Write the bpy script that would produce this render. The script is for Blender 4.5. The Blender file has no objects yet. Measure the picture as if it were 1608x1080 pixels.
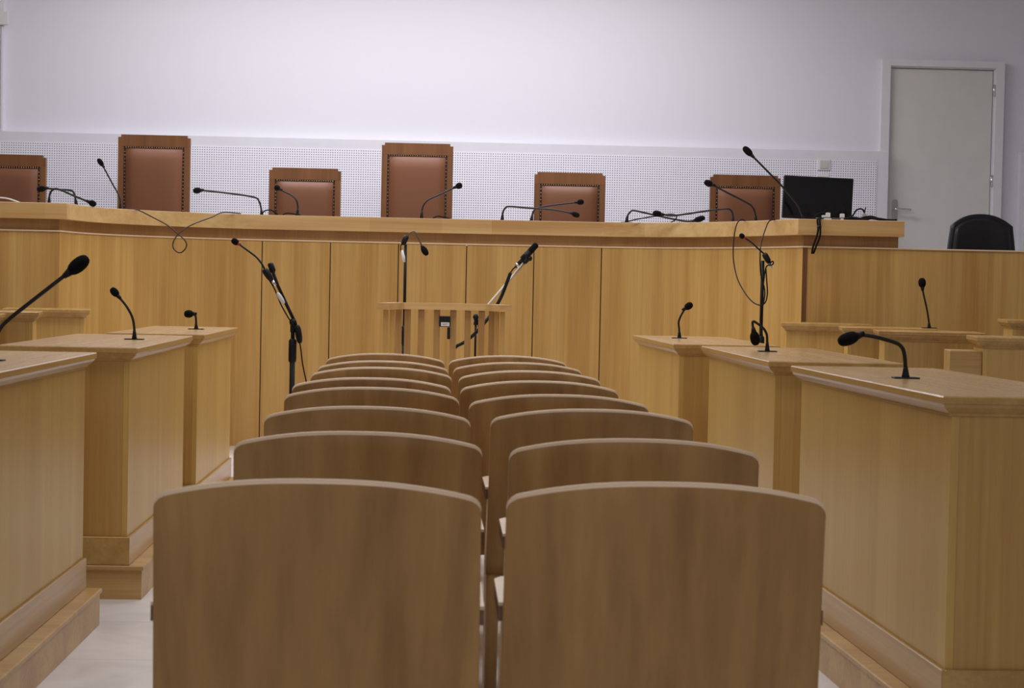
import bpy, bmesh, math, random
from mathutils import Vector, Matrix
random.seed(4)
C = bpy.context.scene.collection
S = bpy.context.scene
PI = math.pi

# ------------------------------------------------------------------ camera, world, lights, exposure
EYE = 1.08
cd = bpy.data.cameras.new('camera'); cam = bpy.data.objects.new('camera', cd); C.objects.link(cam)
cd.sensor_width = 36; cd.lens = 3000 / 1608 * 36; cd.clip_start = .05; cd.clip_end = 60
YAW, PITCH, ROLL = math.radians(2.1183), math.radians(1.7686), .0205
Fv = Vector((math.sin(YAW)*math.cos(PITCH), math.cos(YAW)*math.cos(PITCH), -math.sin(PITCH)))
R0 = Vector((math.cos(YAW), -math.sin(YAW), 0)); U0 = R0.cross(Fv)
Rv = math.cos(ROLL)*R0 + math.sin(ROLL)*U0; Uv = -math.sin(ROLL)*R0 + math.cos(ROLL)*U0
cam.matrix_world = Matrix(((Rv.x, Uv.x, -Fv.x, 0), (Rv.y, Uv.y, -Fv.y, 0), (Rv.z, Uv.z, -Fv.z, EYE), (0, 0, 0, 1)))
cd.dof.use_dof = True; cd.dof.focus_distance = 10.5; cd.dof.aperture_fstop = 16
S.camera = cam
w = bpy.data.worlds.new('world'); S.world = w; w.use_nodes = True
w.node_tree.nodes['Background'].inputs[0].default_value = (.8, .85, 1, 1)
w.node_tree.nodes['Background'].inputs[1].default_value = .05
S.view_settings.view_transform = 'Standard'; S.view_settings.look = 'None'
S.view_settings.exposure = 0; S.view_settings.gamma = 1; S.view_settings.use_curve_mapping = False

def area(name, loc, sx, sy, power, col=(1, .97, .95)):
    l = bpy.data.lights.new(name, 'AREA'); l.shape = 'RECTANGLE'; l.size = sx; l.size_y = sy; l.energy = power; l.color = col
    o = bpy.data.objects.new(name, l); o.location = loc; C.objects.link(o); return o
area('ceiling_light_bench', (-.3, 13.2, 3.9), 4.6, .9, 134, (.92, .93, 1))
area('ceiling_light_front', (-.2, 9.4, 3.9), 4.5, 1.2, 105, (1, .98, .95))
area('ceiling_light_middle', (0, 5.4, 3.9), 4.0, 1.0, 50, (1, .98, .96))
area('ceiling_light_rear', (0, -.9, 3.9), 5.0, 1.6, 66, (1, .98, .96))

# ------------------------------------------------------------------ materials
def newmat(name):
    m = bpy.data.materials.new(name); m.use_nodes = True
    return m, m.node_tree.nodes, m.node_tree.links, m.node_tree.nodes['Principled BSDF']
def s2l(c): return tuple(((v/255)/12.92 if v/255 <= .04045 else ((v/255+.055)/1.055)**2.4) for v in c) + (1,)
def plain(name, rgb, rough=.6, metal=0, bump=0, bscale=200, spec=.5, coat=0):
    m, N, L, b = newmat(name)
    tc = N.new('ShaderNodeTexCoord'); nz = N.new('ShaderNodeTexNoise'); nz.inputs['Scale'].default_value = 6 if not bump else bscale
    L.new(tc.outputs['Object'], nz.inputs['Vector'])
    mx = N.new('ShaderNodeMix'); mx.data_type = 'RGBA'; mx.inputs['A'].default_value = s2l(rgb)
    c = s2l(rgb); mx.inputs['B'].default_value = (c[0]*.9, c[1]*.9, c[2]*.9, 1)
    L.new(nz.outputs['Fac'], mx.inputs['Factor']); L.new(mx.outputs['Result'], b.inputs['Base Color'])
    b.inputs['Roughness'].default_value = rough; b.inputs['Metallic'].default_value = metal
    b.inputs['Specular IOR Level'].default_value = spec; b.inputs['Coat Weight'].default_value = coat
    if bump:
        bp = N.new('ShaderNodeBump'); bp.inputs['Strength'].default_value = bump; bp.inputs['Distance'].default_value = .002
        L.new(nz.outputs['Fac'], bp.inputs['Height']); L.new(bp.outputs['Normal'], b.inputs['Normal'])
    return m
def wood(name, light, dark, axis='Z', fine=70, blocks=0, rough=.36, strip=7., contrast=1., knots=False):
    m, N, L, b = newmat(name)
    tc = N.new('ShaderNodeTexCoord'); oi = N.new('ShaderNodeObjectInfo')
    ad = N.new('ShaderNodeVectorMath'); ad.operation = 'MULTIPLY_ADD'
    ad.inputs[1].default_value = (1, 1, 1)
    rs = N.new('ShaderNodeVectorMath'); rs.operation = 'SCALE'; rs.inputs[0].default_value = (13.7, 7.3, 5.1)
    L.new(oi.outputs['Random'], rs.inputs['Scale']); L.new(tc.outputs['Object'], ad.inputs[0]); L.new(rs.outputs['Vector'], ad.inputs[2])
    def mp(a, c):
        k = N.new('ShaderNodeMapping'); k.inputs['Scale'].default_value = {'Z': (a, a, c), 'X': (c, a, a), 'Y': (a, c, a)}[axis]
        L.new(ad.outputs['Vector'], k.inputs['Vector']); return k
    f = N.new('ShaderNodeTexNoise'); f.inputs['Scale'].default_value = 1; f.inputs['Detail'].default_value = 4; f.inputs['Roughness'].default_value = .65
    L.new(mp(fine, 1.3).outputs['Vector'], f.inputs['Vector'])
    g = N.new('ShaderNodeTexNoise'); g.inputs['Scale'].default_value = 1; g.inputs['Detail'].default_value = 1.5; g.inputs['Distortion'].default_value = .6
    L.new(mp(strip, .35).outputs['Vector'], g.inputs['Vector'])
    r1 = N.new('ShaderNodeMapRange'); r1.inputs['From Min'].default_value = .3; r1.inputs['From Max'].default_value = .7
    L.new(f.outputs['Fac'], r1.inputs['Value'])
    r2 = N.new('ShaderNodeMapRange'); r2.inputs['From Min'].default_value = .32; r2.inputs['From Max'].default_value = .68
    L.new(g.outputs['Fac'], r2.inputs['Value'])
    a1 = N.new('ShaderNodeMath'); a1.operation = 'MULTIPLY'; a1.inputs[1].default_value = .42*contrast; L.new(r1.outputs[0], a1.inputs[0])
    a2 = N.new('ShaderNodeMath'); a2.operation = 'MULTIPLY_ADD'; a2.inputs[1].default_value = .5*contrast; L.new(r2.outputs[0], a2.inputs[0]); L.new(a1.outputs[0], a2.inputs[2])
    last = a2
    if blocks:
        sx = N.new('ShaderNodeSeparateXYZ'); L.new(tc.outputs['Object'], sx.inputs[0])
        q = N.new('ShaderNodeMath'); q.operation = 'MULTIPLY'; q.inputs[1].default_value = blocks
        L.new(sx.outputs['X'], q.inputs[0])
        nn = N.new('ShaderNodeTexNoise'); nn.noise_dimensions = '1D'; nn.inputs['Scale'].default_value = .9; L.new(q.outputs[0], nn.inputs['W'])
        qa = N.new('ShaderNodeMath'); qa.operation = 'MULTIPLY_ADD'; qa.inputs[1].default_value = 2.2; L.new(nn.outputs['Fac'], qa.inputs[0]); L.new(q.outputs[0], qa.inputs[2])
        fl = N.new('ShaderNodeMath'); fl.operation = 'FLOOR'; L.new(qa.outputs[0], fl.inputs[0])
        wn = N.new('ShaderNodeTexWhiteNoise'); wn.noise_dimensions = '1D'; L.new(fl.outputs[0], wn.inputs['W'])
        a3 = N.new('ShaderNodeMath'); a3.operation = 'MULTIPLY_ADD'; a3.inputs[1].default_value = .4; a3.use_clamp = True
        L.new(wn.outputs['Value'], a3.inputs[0]); 
        a4 = N.new('ShaderNodeMath'); a4.operation = 'ADD'; a4.inputs[1].default_value = -.12; L.new(a2.outputs[0], a4.inputs[0]); L.new(a4.outputs[0], a3.inputs[2])
        last = a3
    mx = N.new('ShaderNodeMix'); mx.data_type = 'RGBA'; mx.inputs['A'].default_value = s2l(light); mx.inputs['B'].default_value = s2l(dark)
    L.new(last.outputs[0], mx.inputs['Factor'])
    out = mx.outputs['Result']
    if knots:
        vo = N.new('ShaderNodeTexVoronoi'); vo.inputs['Scale'].default_value = 2.3; L.new(tc.outputs['Object'], vo.inputs['Vector'])
        kr = N.new('ShaderNodeMapRange'); kr.inputs['From Min'].default_value = .05; kr.inputs['From Max'].default_value = .012; kr.inputs['To Max'].default_value = .55
        L.new(vo.outputs['Distance'], kr.inputs['Value'])
        m2 = N.new('ShaderNodeMix'); m2.data_type = 'RGBA'; m2.inputs['B'].default_value = s2l((104, 62, 28))
        L.new(kr.outputs[0], m2.inputs['Factor']); L.new(out, m2.inputs['A']); out = m2.outputs['Result']
    L.new(out, b.inputs['Base Color'])
    b.inputs['Roughness'].default_value = rough; b.inputs['Specular IOR Level'].default_value = .4
    bp = N.new('ShaderNodeBump'); bp.inputs['Strength'].default_value = .08; bp.inputs['Distance'].default_value = .001
    L.new(f.outputs['Fac'], bp.inputs['Height']); L.new(bp.outputs['Normal'], b.inputs['Normal'])
    return m
OAK = wood('oak veneer vertical grain', (206, 168, 101), (173, 129, 68), rough=.3, contrast=1.15)
OAKS = wood('yellow oak veneer of desk sides', (208, 173, 100), (182, 141, 73), rough=.34, contrast=.9)
OAKX = wood('solid oak horizontal grain', (205, 170, 110), (165, 120, 68), 'X', strip=9)
OAKY = wood('solid oak long grain', (198, 162, 100), (164, 122, 68), 'Y', strip=9, rough=.24)
LIP = wood('oak edge of glued staves', (216, 185, 128), (186, 142, 86), 'X', fine=45, blocks=2.3, strip=9, knots=True)
FASC = wood('oak fascia', (180, 138, 84), (148, 102, 56), 'Z', strip=5, blocks=0)
CHAIRW = wood('beech plywood back', (178, 138, 84), (130, 91, 46), 'Z', fine=34, strip=11, rough=.42)
CHAIRE = wood('pale plywood edge and seat', (238, 212, 182), (220, 190, 156), 'X', fine=30, rough=.4)  # chair edges, seats and armrest tops paled: ceiling light put into the colour
JW = wood('stained brown chair frame', (130, 86, 50), (94, 58, 32), 'Z', fine=60)
LEATH = plain('brown leather', (118, 72, 44), .48, bump=.25, bscale=350)
BLACK = plain('black plastic', (15, 14, 15), .55, spec=.3)
FOAM = plain('black foam windscreen', (14, 13, 14), .95, bump=.6, bscale=900, spec=.2)
NECK = plain('dark satin gooseneck', (46, 42, 44), .38, metal=.6)
NECKL = plain('grey metal gooseneck', (118, 98, 88), .35, metal=.7)
CHROME = plain('chrome steel', (215, 215, 215), .22, metal=1)
BRASS = plain('brass nailheads', (176, 150, 112), .3, metal=1)
BLEATH = plain('black leather', (20, 20, 25), .35, bump=.2, bscale=300)
CABLE = plain('black rubber cable', (20, 17, 18), .8, spec=.2)
CABLEB = plain('dark brown cable', (58, 38, 30), .5)
PAINT = plain('white wall paint', (226, 224, 231), .75, bump=.05, bscale=260)
PAINT2 = plain('light grey board paint', (220, 218, 224), .6)
DOORP = plain('pale grey door paint', (214, 211, 206), .5)
FRAMEP = plain('pale door frame paint', (224, 222, 224), .45)
WPLAS = plain('white plastic', (224, 223, 222), .4)
CEIL = plain('ceiling paint', (225, 225, 225), .9)
RED = plain('red ring', (170, 40, 35), .5)
ARMU = wood('brown armrest edge', (132, 98, 76), (104, 74, 56), 'X')  # browner than the armrest top: shade on the edges put into the colour
DARKW = wood('dark oak edge', (120, 82, 48), (90, 58, 34), 'Z')
GLOSS = plain('glossy black screen', (9, 9, 11), .12)

def perf_mat():
    m, N, L, b = newmat('perforated acoustic board')
    tc = N.new('ShaderNodeTexCoord'); sx = N.new('ShaderNodeSeparateXYZ'); L.new(tc.outputs['Object'], sx.inputs[0])
    sq = []
    for ax in ('X', 'Z'):
        a = N.new('ShaderNodeMath'); a.operation = 'MULTIPLY'; a.inputs[1].default_value = 1/.0183; L.new(sx.outputs[ax], a.inputs[0])
        f = N.new('ShaderNodeMath'); f.operation = 'FRACT'; L.new(a.outputs[0], f.inputs[0])
        s = N.new('ShaderNodeMath'); s.operation = 'SUBTRACT'; s.inputs[1].default_value = .5; L.new(f.outputs[0], s.inputs[0])
        p = N.new('ShaderNodeMath'); p.operation = 'POWER'; p.inputs[1].default_value = 2; L.new(s.outputs[0], p.inputs[0]); sq.append(p)
    ad = N.new('ShaderNodeMath'); ad.operation = 'ADD'; L.new(sq[0].outputs[0], ad.inputs[0]); L.new(sq[1].outputs[0], ad.inputs[1])
    lt = N.new('ShaderNodeMath'); lt.operation = 'LESS_THAN'; lt.inputs[1].default_value = .26**2; L.new(ad.outputs[0], lt.inputs[0])
    mx = N.new('ShaderNodeMix'); mx.data_type = 'RGBA'; mx.inputs['A'].default_value = s2l((234, 232, 240)); mx.inputs['B'].default_value = s2l((128, 124, 130))
    L.new(lt.outputs[0], mx.inputs['Factor']); L.new(mx.outputs['Result'], b.inputs['Base Color']); b.inputs['Roughness'].default_value = .65
    return m
PERF = perf_mat()
def tile_mat():
    m, N, L, b = newmat('light marbled floor tile')
    tc = N.new('ShaderNodeTexCoord'); br = N.new('ShaderNodeTexBrick'); br.offset = 0; br.inputs['Scale'].default_value = 1
    br.inputs['Brick Width'].default_value = .6; br.inputs['Row Height'].default_value = .6; br.inputs['Mortar Size'].default_value = .002
    br.inputs['Color1'].default_value = s2l((238, 235, 236)); br.inputs['Color2'].default_value = s2l((230, 228, 230)); br.inputs['Mortar'].default_value = s2l((188, 186, 188))
    L.new(tc.outputs['Object'], br.inputs['Vector'])
    nz = N.new('ShaderNodeTexNoise'); nz.inputs['Scale'].default_value = 3.5; nz.inputs['Detail'].default_value = 6; nz.inputs['Distortion'].default_value = 1.2
    L.new(tc.outputs['Object'], nz.inputs['Vector'])
    mr = N.new('ShaderNodeMapRange'); mr.inputs['From Min'].default_value = .35; mr.inputs['From Max'].default_value = .65; mr.inputs['To Min'].default_value = .86; mr.inputs['To Max'].default_value = 1.04
    L.new(nz.outputs['Fac'], mr.inputs['Value'])
    mx = N.new('ShaderNodeMix'); mx.data_type = 'RGBA'; mx.blend_type = 'MULTIPLY'; mx.inputs['Factor'].default_value = 1
    L.new(br.outputs['Color'], mx.inputs['A']); L.new(mr.outputs[0], mx.inputs['B']); L.new(mx.outputs['Result'], b.inputs['Base Color'])
    b.inputs['Roughness'].default_value = .28
    return m
TILE = tile_mat()

# ------------------------------------------------------------------ mesh helpers
class MB:
    def __init__(s): s.b = bmesh.new()
    def face(s, vs, smooth=False):
        try: f = s.b.faces.new(vs); f.smooth = smooth; return f
        except ValueError: return None
    def loft(s, rings, smooth=False, cap=True):
        R = [[s.b.verts.new(p) for p in r] for r in rings]; n = len(R[0])
        for i in range(len(R)-1):
            for j in range(n): s.face((R[i][j], R[i][(j+1) % n], R[i+1][(j+1) % n], R[i+1][j]), smooth)
        if cap: s.face(R[0][::-1]); s.face(R[-1])
        return s
    def box(s, x0, x1, y0, y1, z0, z1, bev=0, M=None):
        if bev <= 0: prof = [(z0, 0), (z1, 0)]
        else: prof = [(z0, bev), (z0+bev, 0), (z1-bev, 0), (z1, bev)]
        rings = []
        for z, i in prof:
            r = [(x0+i, y0+i, z), (x1-i, y0+i, z), (x1-i, y1-i, z), (x0+i, y1-i, z)]
            if M: r = [M @ Vector(p) for p in r]
            rings.append(r)
        return s.loft(rings)
    def prism(s, poly, z0, z1): return s.loft([[(x, y, z0) for x, y in poly], [(x, y, z1) for x, y in poly]])
    def prismY(s, poly, y0, y1): return s.loft([[(x, y0, z) for x, z in poly], [(x, y1, z) for x, z in poly]])
    def tube(s, pts, r, n=10, smooth=True):
        P = [Vector(p) for p in pts]; rs = r if isinstance(r, (list, tuple)) else [r]*len(P)
        nrm = None; rings = []
        for i, p in enumerate(P):
            t = (P[min(i+1, len(P)-1)]-P[max(i-1, 0)])
            t = t.normalized() if t.length > 1e-9 else Vector((0, 0, 1))
            if nrm is None:
                nrm = t.cross(Vector((0, 1, 0)));
                if nrm.length < .05: nrm = t.cross(Vector((1, 0, 0)))
                nrm.normalize()
            nrm = (nrm-t*nrm.dot(t)).normalized(); bn = t.cross(nrm)
            rings.append([p+rs[i]*(math.cos(2*PI*k/n)*nrm+math.sin(2*PI*k/n)*bn) for k in range(n)])
        return s.loft(rings, smooth)
    def blob(s, a, b2, r, n=14, pw=1.0):
        a, b2 = Vector(a), Vector(b2); K = 10; pts = []; rs = []
        for i in range(K+1):
            th = PI*i/K; pts.append(a.lerp(b2, (1-math.cos(th))/2)); rs.append(max(r*math.sin(th)**pw, r*.02))
        return s.tube(pts, rs, n)
    def ball(s, c, r): c = Vector(c); return s.blob(c-Vector((0, 0, r)), c+Vector((0, 0, r)), r, 10)
    def build(s, name, mat, parent=None, loc=(0, 0, 0)):
        bmesh.ops.recalc_face_normals(s.b, faces=s.b.faces)
        me = bpy.data.meshes.new(name); s.b.to_mesh(me); s.b.free(); me.materials.append(mat)
        o = bpy.data.objects.new(name, me); C.objects.link(o); o.location = loc
        if parent: o.parent = parent
        return o
def smooth_path(P, k=5):
    P = [Vector(p) for p in P]; out = []
    for i in range(len(P)-1):
        p0, p1, p2, p3 = P[max(i-1, 0)], P[i], P[i+1], P[min(i+2, len(P)-1)]
        for j in range(k):
            t = j/k
            out.append(.5*((2*p1)+(p2-p0)*t+(2*p0-5*p1+4*p2-p3)*t*t+(3*p1-p0-3*p2+p3)*t**3))
    out.append(P[-1]); return out
def tag(o, label, cat, group=None):
    o['label'] = label; o['category'] = cat
    if group: o['group'] = group
    return o
def empty(name, loc, rz=0, label=None, cat=None, group=None):
    o = bpy.data.objects.new(name, None); C.objects.link(o); o.location = loc; o.rotation_euler = (0, 0, rz)
    o.empty_display_size = .1
    if label: tag(o, label, cat, group)
    return o
def struct(o): o['kind'] = 'structure'; return o
def copy_tree(o, parent=None):
    c = o.copy(); C.objects.link(c); c.parent = parent
    for ch in list(o.children): copy_tree(ch, c)
    return c

# ------------------------------------------------------------------ room shell
struct(MB().box(-6.2, 6.2, -2.5, 15.1, -.1, 0).build('floor', TILE))
CZ = 4.0
struct(MB().box(-6.3, 6.3, -2.6, 15.2, CZ, CZ+.1).build('ceiling', CEIL))
struct(MB().box(-6.3, -6.2, -2.6, 15.2, 0, CZ).build('wall_left', PAINT))
struct(MB().box(6.2, 6.3, -2.6, 15.2, 0, CZ).build('wall_right', PAINT))
struct(MB().box(-6.2, 6.2, -2.6, -2.5, 0, CZ).build('wall_rear', PAINT))
# back wall with the door opening cut out of it
bw = MB(); bw.box(-6.2, 3.47, 15.0, 15.1, 0, CZ); bw.box(4.33, 6.2, 15.0, 15.1, 0, CZ); bw.box(3.47, 4.33, 15.0, 15.1, 2.885, CZ)
struct(bw.build('wall_back', PAINT))
struct(MB().box(-6.2, -3.42, 14.93, 15.0, 2.19, CZ).build('trim_1', PAINT))
# wainscot of perforated board along the back wall
wn = struct(MB().box(-6.2, 3.475, 14.90, 15.0, .72, 2.186, .003).build('trim_2', PAINT2))
pf = MB().box(-6.1, 3.385, 14.896, 14.90, .8, 2.106).build('perforated_panel', PERF, wn)
wr = struct(MB().box(4.53, 6.2, 14.93, 15.0, .72, 2.21, .003).build('trim_3', PAINT2))
MB().box(4.57, 6.1, 14.922, 14.93, .72, 2.16).build('panel', DOORP, wr)
# raised floor behind the bench
DAIS = .72
struct(MB().prism([(-6.2, 11.35), (-2.45, 11.35), (-2.3, 11.9), (-1.8, 12.55), (1.5, 12.62), (2.0, 12.2), (2.25, 11.35), (6.2, 11.35), (6.2, 15), (-6.2, 15)], 0, DAIS).build('floor', TILE))

# door
dr = struct(empty('door_1', (3.9, 14.98, DAIS)))
X0, X1 = 3.418-3.9, 4.389-3.9
fr = MB()
for a, b2 in ((X0, X0+.066), (X1-.066, X1)): fr.box(a, b2, -.04, .02, 0, 2.195, .003)
fr.box(X0+.066, X1-.066, -.04, .02, 2.14, 2.195, .003)
fr.build('door_frame', FRAMEP, dr)
st = MB(); st.box(X0+.066, X0+.078, -.015, .03, 0, 2.14); st.box(X1-.078, X1-.066, -.015, .03, 0, 2.14); st.box(X0+.078, X1-.078, -.015, .03, 2.13, 2.14)
st.build('door_stop', FRAMEP, dr)
MB().box(X0+.081, X1-.084, .0, .04, .008, 2.125, .003).build('door_leaf', DOORP, dr)
for z in (1.968, 1.257, .25):
    h = MB(); h.tube([(X1-.074, -.022, z-.045), (X1-.074, -.022, z+.045)], .009, 10); h.box(X1-.084, X1-.064, -.016, -.012, z-.045, z+.045)
    h.build('hinge', CHROME, dr)
dh = MB(); outl = [(3.553-3.9+.022*math.cos(t), 1.075+.022*math.sin(t)) for t in [PI*i/10 for i in range(11)]]
dh.prismY(outl+[(3.553-3.9-.022, .86), (3.553-3.9+.022, .86)], -.006, 0)
hp = dh.build('handle_plate', plain('satin steel plate', (196, 194, 192), .3, metal=.9), dr)
dl = MB(); dl.tube(smooth_path([(-.353, -.005, 1.019), (-.353, -.04, 1.019), (-.34, -.055, 1.019), (-.23, -.055, 1.014)], 5), .0095, 10)
dl.build('lever', CHROME, hp)

# switch and box on the wall
sw = empty('light_switch', (2.964, 14.896, 2.072), 0, 'white light switch on the perforated panel above the black monitor', 'light switch')
MB().box(-.046, .046, -.01, 0, -.046, .046, .003).build('mounting_plate', WPLAS, sw)
MB().box(-.030, .030, -.016, -.01, -.032, .030, .002).build('rocker', plain('ivory rocker', (196, 195, 188), .35), sw)
tag(MB().box(-.046, .046, -.006, 0, -.014, .014, .002).build('cable_cover', WPLAS, None, (2.962, 14.896, 1.990)), 'small white cover strip directly below the light switch', 'cover plate')
bx = empty('junction_box', (-3.43, 14.93, 3.0), 0, 'small white electrical box high at the upper left edge of the back wall', 'junction box')
MB().box(-.05, .05, -.04, 0, 0, .1, .004).build('housing', WPLAS, bx)
MB().tube([(.0, -.008, 0), (.0, -.008, -.04), (-.004, -.008, -.8)], .004, 8).build('conduit', WPLAS, bx)

# ------------------------------------------------------------------ judges' bench
def offset(P, d):
    out = []
    for i, p in enumerate(P):
        p = Vector(p); a = Vector(P[i-1]) if i else None; c = Vector(P[i+1]) if i < len(P)-1 else None
        n1 = n2 = None
        if a is not None: t = (p-a).normalized(); n1 = Vector((t.y, -t.x))
        if c is not None: t = (c-p).normalized(); n2 = Vector((t.y, -t.x))
        if n1 is None: n = n2
        elif n2 is None: n = n1
        else:
            n = (n1+n2); n = n/n.length; n = n/max(n.dot(n1), .5)
        out.append((p.x+n.x*d, p.y+n.y*d))
    return out
def bez2d(P, k=4): return [(v.x, v.y) for v in smooth_path([(x, y, 0) for x, y in P], k)]
curL = bez2d([(-2.225, 11.19), (-2.18, 11.55), (-2.07, 11.85), (-1.88, 12.1), (-1.62, 12.29), (-1.38, 12.41), (-1.173, 12.46)])
curR = bez2d([(1.034, 12.46), (1.30, 12.37), (1.53, 12.20), (1.73, 11.95), (1.90, 11.66), (2.02, 11.38), (2.105, 11.14)])
seams = [-1.173, -.732, -.29, .153, .592, 1.034]
path = [(-6, 11.19)]+curL+[(x, 12.46) for x in seams[1:-1]]+curR+[(6, 11.14)]
bench = empty('judges_bench', (0, 12.4, 0), 0, "long curved oak judges' bench with a thick counter, spanning the room below the brown chairs", 'bench')
def strip(P, front, back, z0, z1, name, mat):
    f, b2 = offset(P, front), offset(P, back)
    m = MB()
    for i in range(len(P)-1):
        m.prism([f[i], f[i+1], b2[i+1], b2[i]], z0, z1)
    bmesh.ops.remove_doubles(m.b, verts=m.b.verts, dist=1e-5)
    # drop the internal walls left between neighbouring segments
    seen = {}
    for fc in list(m.b.faces):
        key = tuple(sorted(v.index for v in fc.verts)) if False else tuple(sorted((round(v.co.x, 4), round(v.co.y, 4), round(v.co.z, 4)) for v in fc.verts))
        seen.setdefault(key, []).append(fc)
    kill = [fc for l in seen.values() if len(l) > 1 for fc in l]
    bmesh.ops.delete(m.b, geom=kill, context='FACES')
    o = m.build(name, mat, bench, (0, -12.4, 0)); return o
iL, iR = 1, len(curL)+4
def sub(a, b2): return path[a:b2+1]
nL = len(curL); 
wingL = path[0:2]; cL = path[1:1+nL]; cR = path[1+nL+4:1+nL+4+len(curR)]; wingR = path[-2:]
def shrink(P, a=0, b2=0):
    P = list(P)
    if a: v = (Vector(P[1])-Vector(P[0])).normalized()*a; P[0] = (P[0][0]+v.x, P[0][1]+v.y)
    if b2: v = (Vector(P[-2])-Vector(P[-1])).normalized()*b2; P[-1] = (P[-1][0]+v.x, P[-1][1]+v.y)
    return P
strip(wingL, 0, -.02, 0, 1.335, 'front_panel', OAK)
strip(shrink(cL, 0, .0035), 0, -.02, 0, 1.335, 'front_panel', OAK)
for i in range(5):
    strip([(seams[i]+.0035, 12.46), (seams[i+1]-.0035, 12.46)], 0, -.02, 0, 1.335, 'front_panel', OAK)
strip(shrink(cR, .0035, .0), 0, -.02, 0, 1.335, 'front_panel', OAK)
strip(shrink(wingR, .028, 0), 0, -.02, 0, 1.335, 'front_panel', OAK)
strip([(2.107, 11.137), (2.133, 11.137)], 0.001, -.02, 0, 1.335, 'corner_strip', DARKW)['label'] = 'dark corner strip'
strip(path, -.022, -.05, 0, 1.33, 'carcass', DARKW)
strip(path, .008, -.05, 1.335, 1.343, 'trim_strip', CHAIRE)['label'] = 'thin pale edge strip'
pathF = path[:-1]+[(2.67, 11.14)]
strip(pathF, -.006, -.04, 1.343, 1.407, 'fascia', FASC)
# fascia end return and counter
pathC = path[:-1]+[(2.69, 11.14)]
lipP = offset(pathC, .055)
back = [(2.69, 12.0), (2.5, 12.6), (1.5, 13.15), (-1.6, 13.15), (-2.75, 12.4), (-3.0, 11.95), (-6, 11.95)]
ct = MB(); ct.prism(lipP+back, 1.407, 1.496); 
ct.build('countertop', LIP, bench, (0, -12.4, 0))['label'] = 'thick counter with glued staves'
ct = MB(); ct.prism(offset(pathC, .052)+back, 1.496, 1.50); ct.build('counter_surface', CHAIRE, bench, (0, -12.4, 0))
sp = MB(); sp.box(2.64, 2.67, 11.16, 11.95, DAIS, 1.407); sp.build('end_panel', OAK, bench, (0, -12.4, 0))
for x in (-1.4, -.1, 1.2):
    rs = MB(); rs.box(x-.015, x+.015, 12.65, 13.1, DAIS, 1.407); rs.build('support_panel', OAK, bench, (0, -12.4, 0))
# ------------------------------------------------------------------ judges' chairs
DARKL = plain('dark brown leather border', (52, 30, 22), .5)
def judge_chair(h, label, loc, rz=0):
    r = empty('high_backed_chair' if h > 1.3 else 'low_backed_chair', loc, rz, label, 'chair', 'brown leather chairs behind the bench')
    W = .262; n = .022
    top = MB(); top.prismY([(-W, h-.085), (W, h-.085), (W, h-.018), (W-n, h-.018), (W-n, h), (-W+n, h), (-W+n, h-.018), (-W, h-.018)], -.02, .025)
    top.build('top_rail', JW, r)
    for s in (-1, 1):
        m = MB(); a, b2 = sorted((s*W, s*(W-.042))); m.box(a, b2, -.02, .025, 0, h-.085, .002); m.build('stile', JW, r)
    MB().box(-W+.042, W-.042, -.012, .02, .40, h-.085).build('back_board', DARKL, r)
    # padded leather back, bulging in the middle
    pw = W-.042-.014; z0, z1 = .46, h-.099; nx, nz = 16, 20
    m = MB(); g = []
    for j in range(nz+1):
        row = []
        for i in range(nx+1):
            u, v = i/nx*2-1, j/nz*2-1
            e = max(0, (1-abs(u)**5))*max(0, (1-abs(v)**7))
            row.append(m.b.verts.new((u*pw, -.014-.034*e**.5, z0+(z1-z0)*j/nz)))
        g.append(row)
    for j in range(nz):
        for i in range(nx): m.face((g[j][i], g[j][i+1], g[j+1][i+1], g[j+1][i]), True)
    m.build('back_cushion', LEATH, r)
    k = int((2*pw)/.0165); kz = int((z1-z0)/.026)
    def studs(P, r_):
        nl = MB()
        for x, z in P: nl.blob((x, -.022, z), (x, -.010, z), r_, 6)
        nl.build('nailhead_row', BRASS, r)['label'] = 'row of small brass nailheads'
    studs([(-pw+.002+i*(2*pw-.004)/k, z1+.007) for i in range(k+1)], .0052)
    for s in (-1, 1): studs([(s*(pw+.007), z0+i*(z1-z0)/kz) for i in range(kz)], .0048)
    sf = MB(); sf.box(-W, W, -.5, -.021, .38, .43, .004); sf.build('seat_frame', JW, r)
    sc = MB(); sc.box(-W+.02, W-.02, -.49, -.055, .43, .49, .02); sc.build('seat_cushion', LEATH, r)
    for s in (-1, 1):
        a, b2 = sorted((s*(W-.05), s*(W+.005))); MB().box(a, b2, -.46, -.022, .62, .65, .006).build('armrest', JW, r)
        a, b2 = sorted((s*(W-.04), s*(W-.003)))
        MB().box(a, b2, -.45, -.41, .43, .62, .003).build('arm_post', JW, r)
        MB().box(a, b2, -.49, -.45, 0, .38, .003).build('leg', JW, r)
    return r
judge_chair(1.235, 'low brown leather chair cut off by the left edge of the photo', (-3.17, 14.1, DAIS))
judge_chair(1.40, 'tall brown leather chair on the left, nearest the far left low chair', (-2.124, 14.1, DAIS))
judge_chair(1.185, 'low brown leather chair between the two tall chairs', (-1.022, 14.1, DAIS))
judge_chair(1.385, 'tall brown leather chair at the middle of the bench', (-.202, 14.1, DAIS))
judge_chair(1.195, 'low brown leather chair just right of the middle tall chair', (.924, 14.1, DAIS))
judge_chair(1.207, 'low brown leather chair beside the black monitor', (2.224, 14.1, DAIS), .03)

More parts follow.
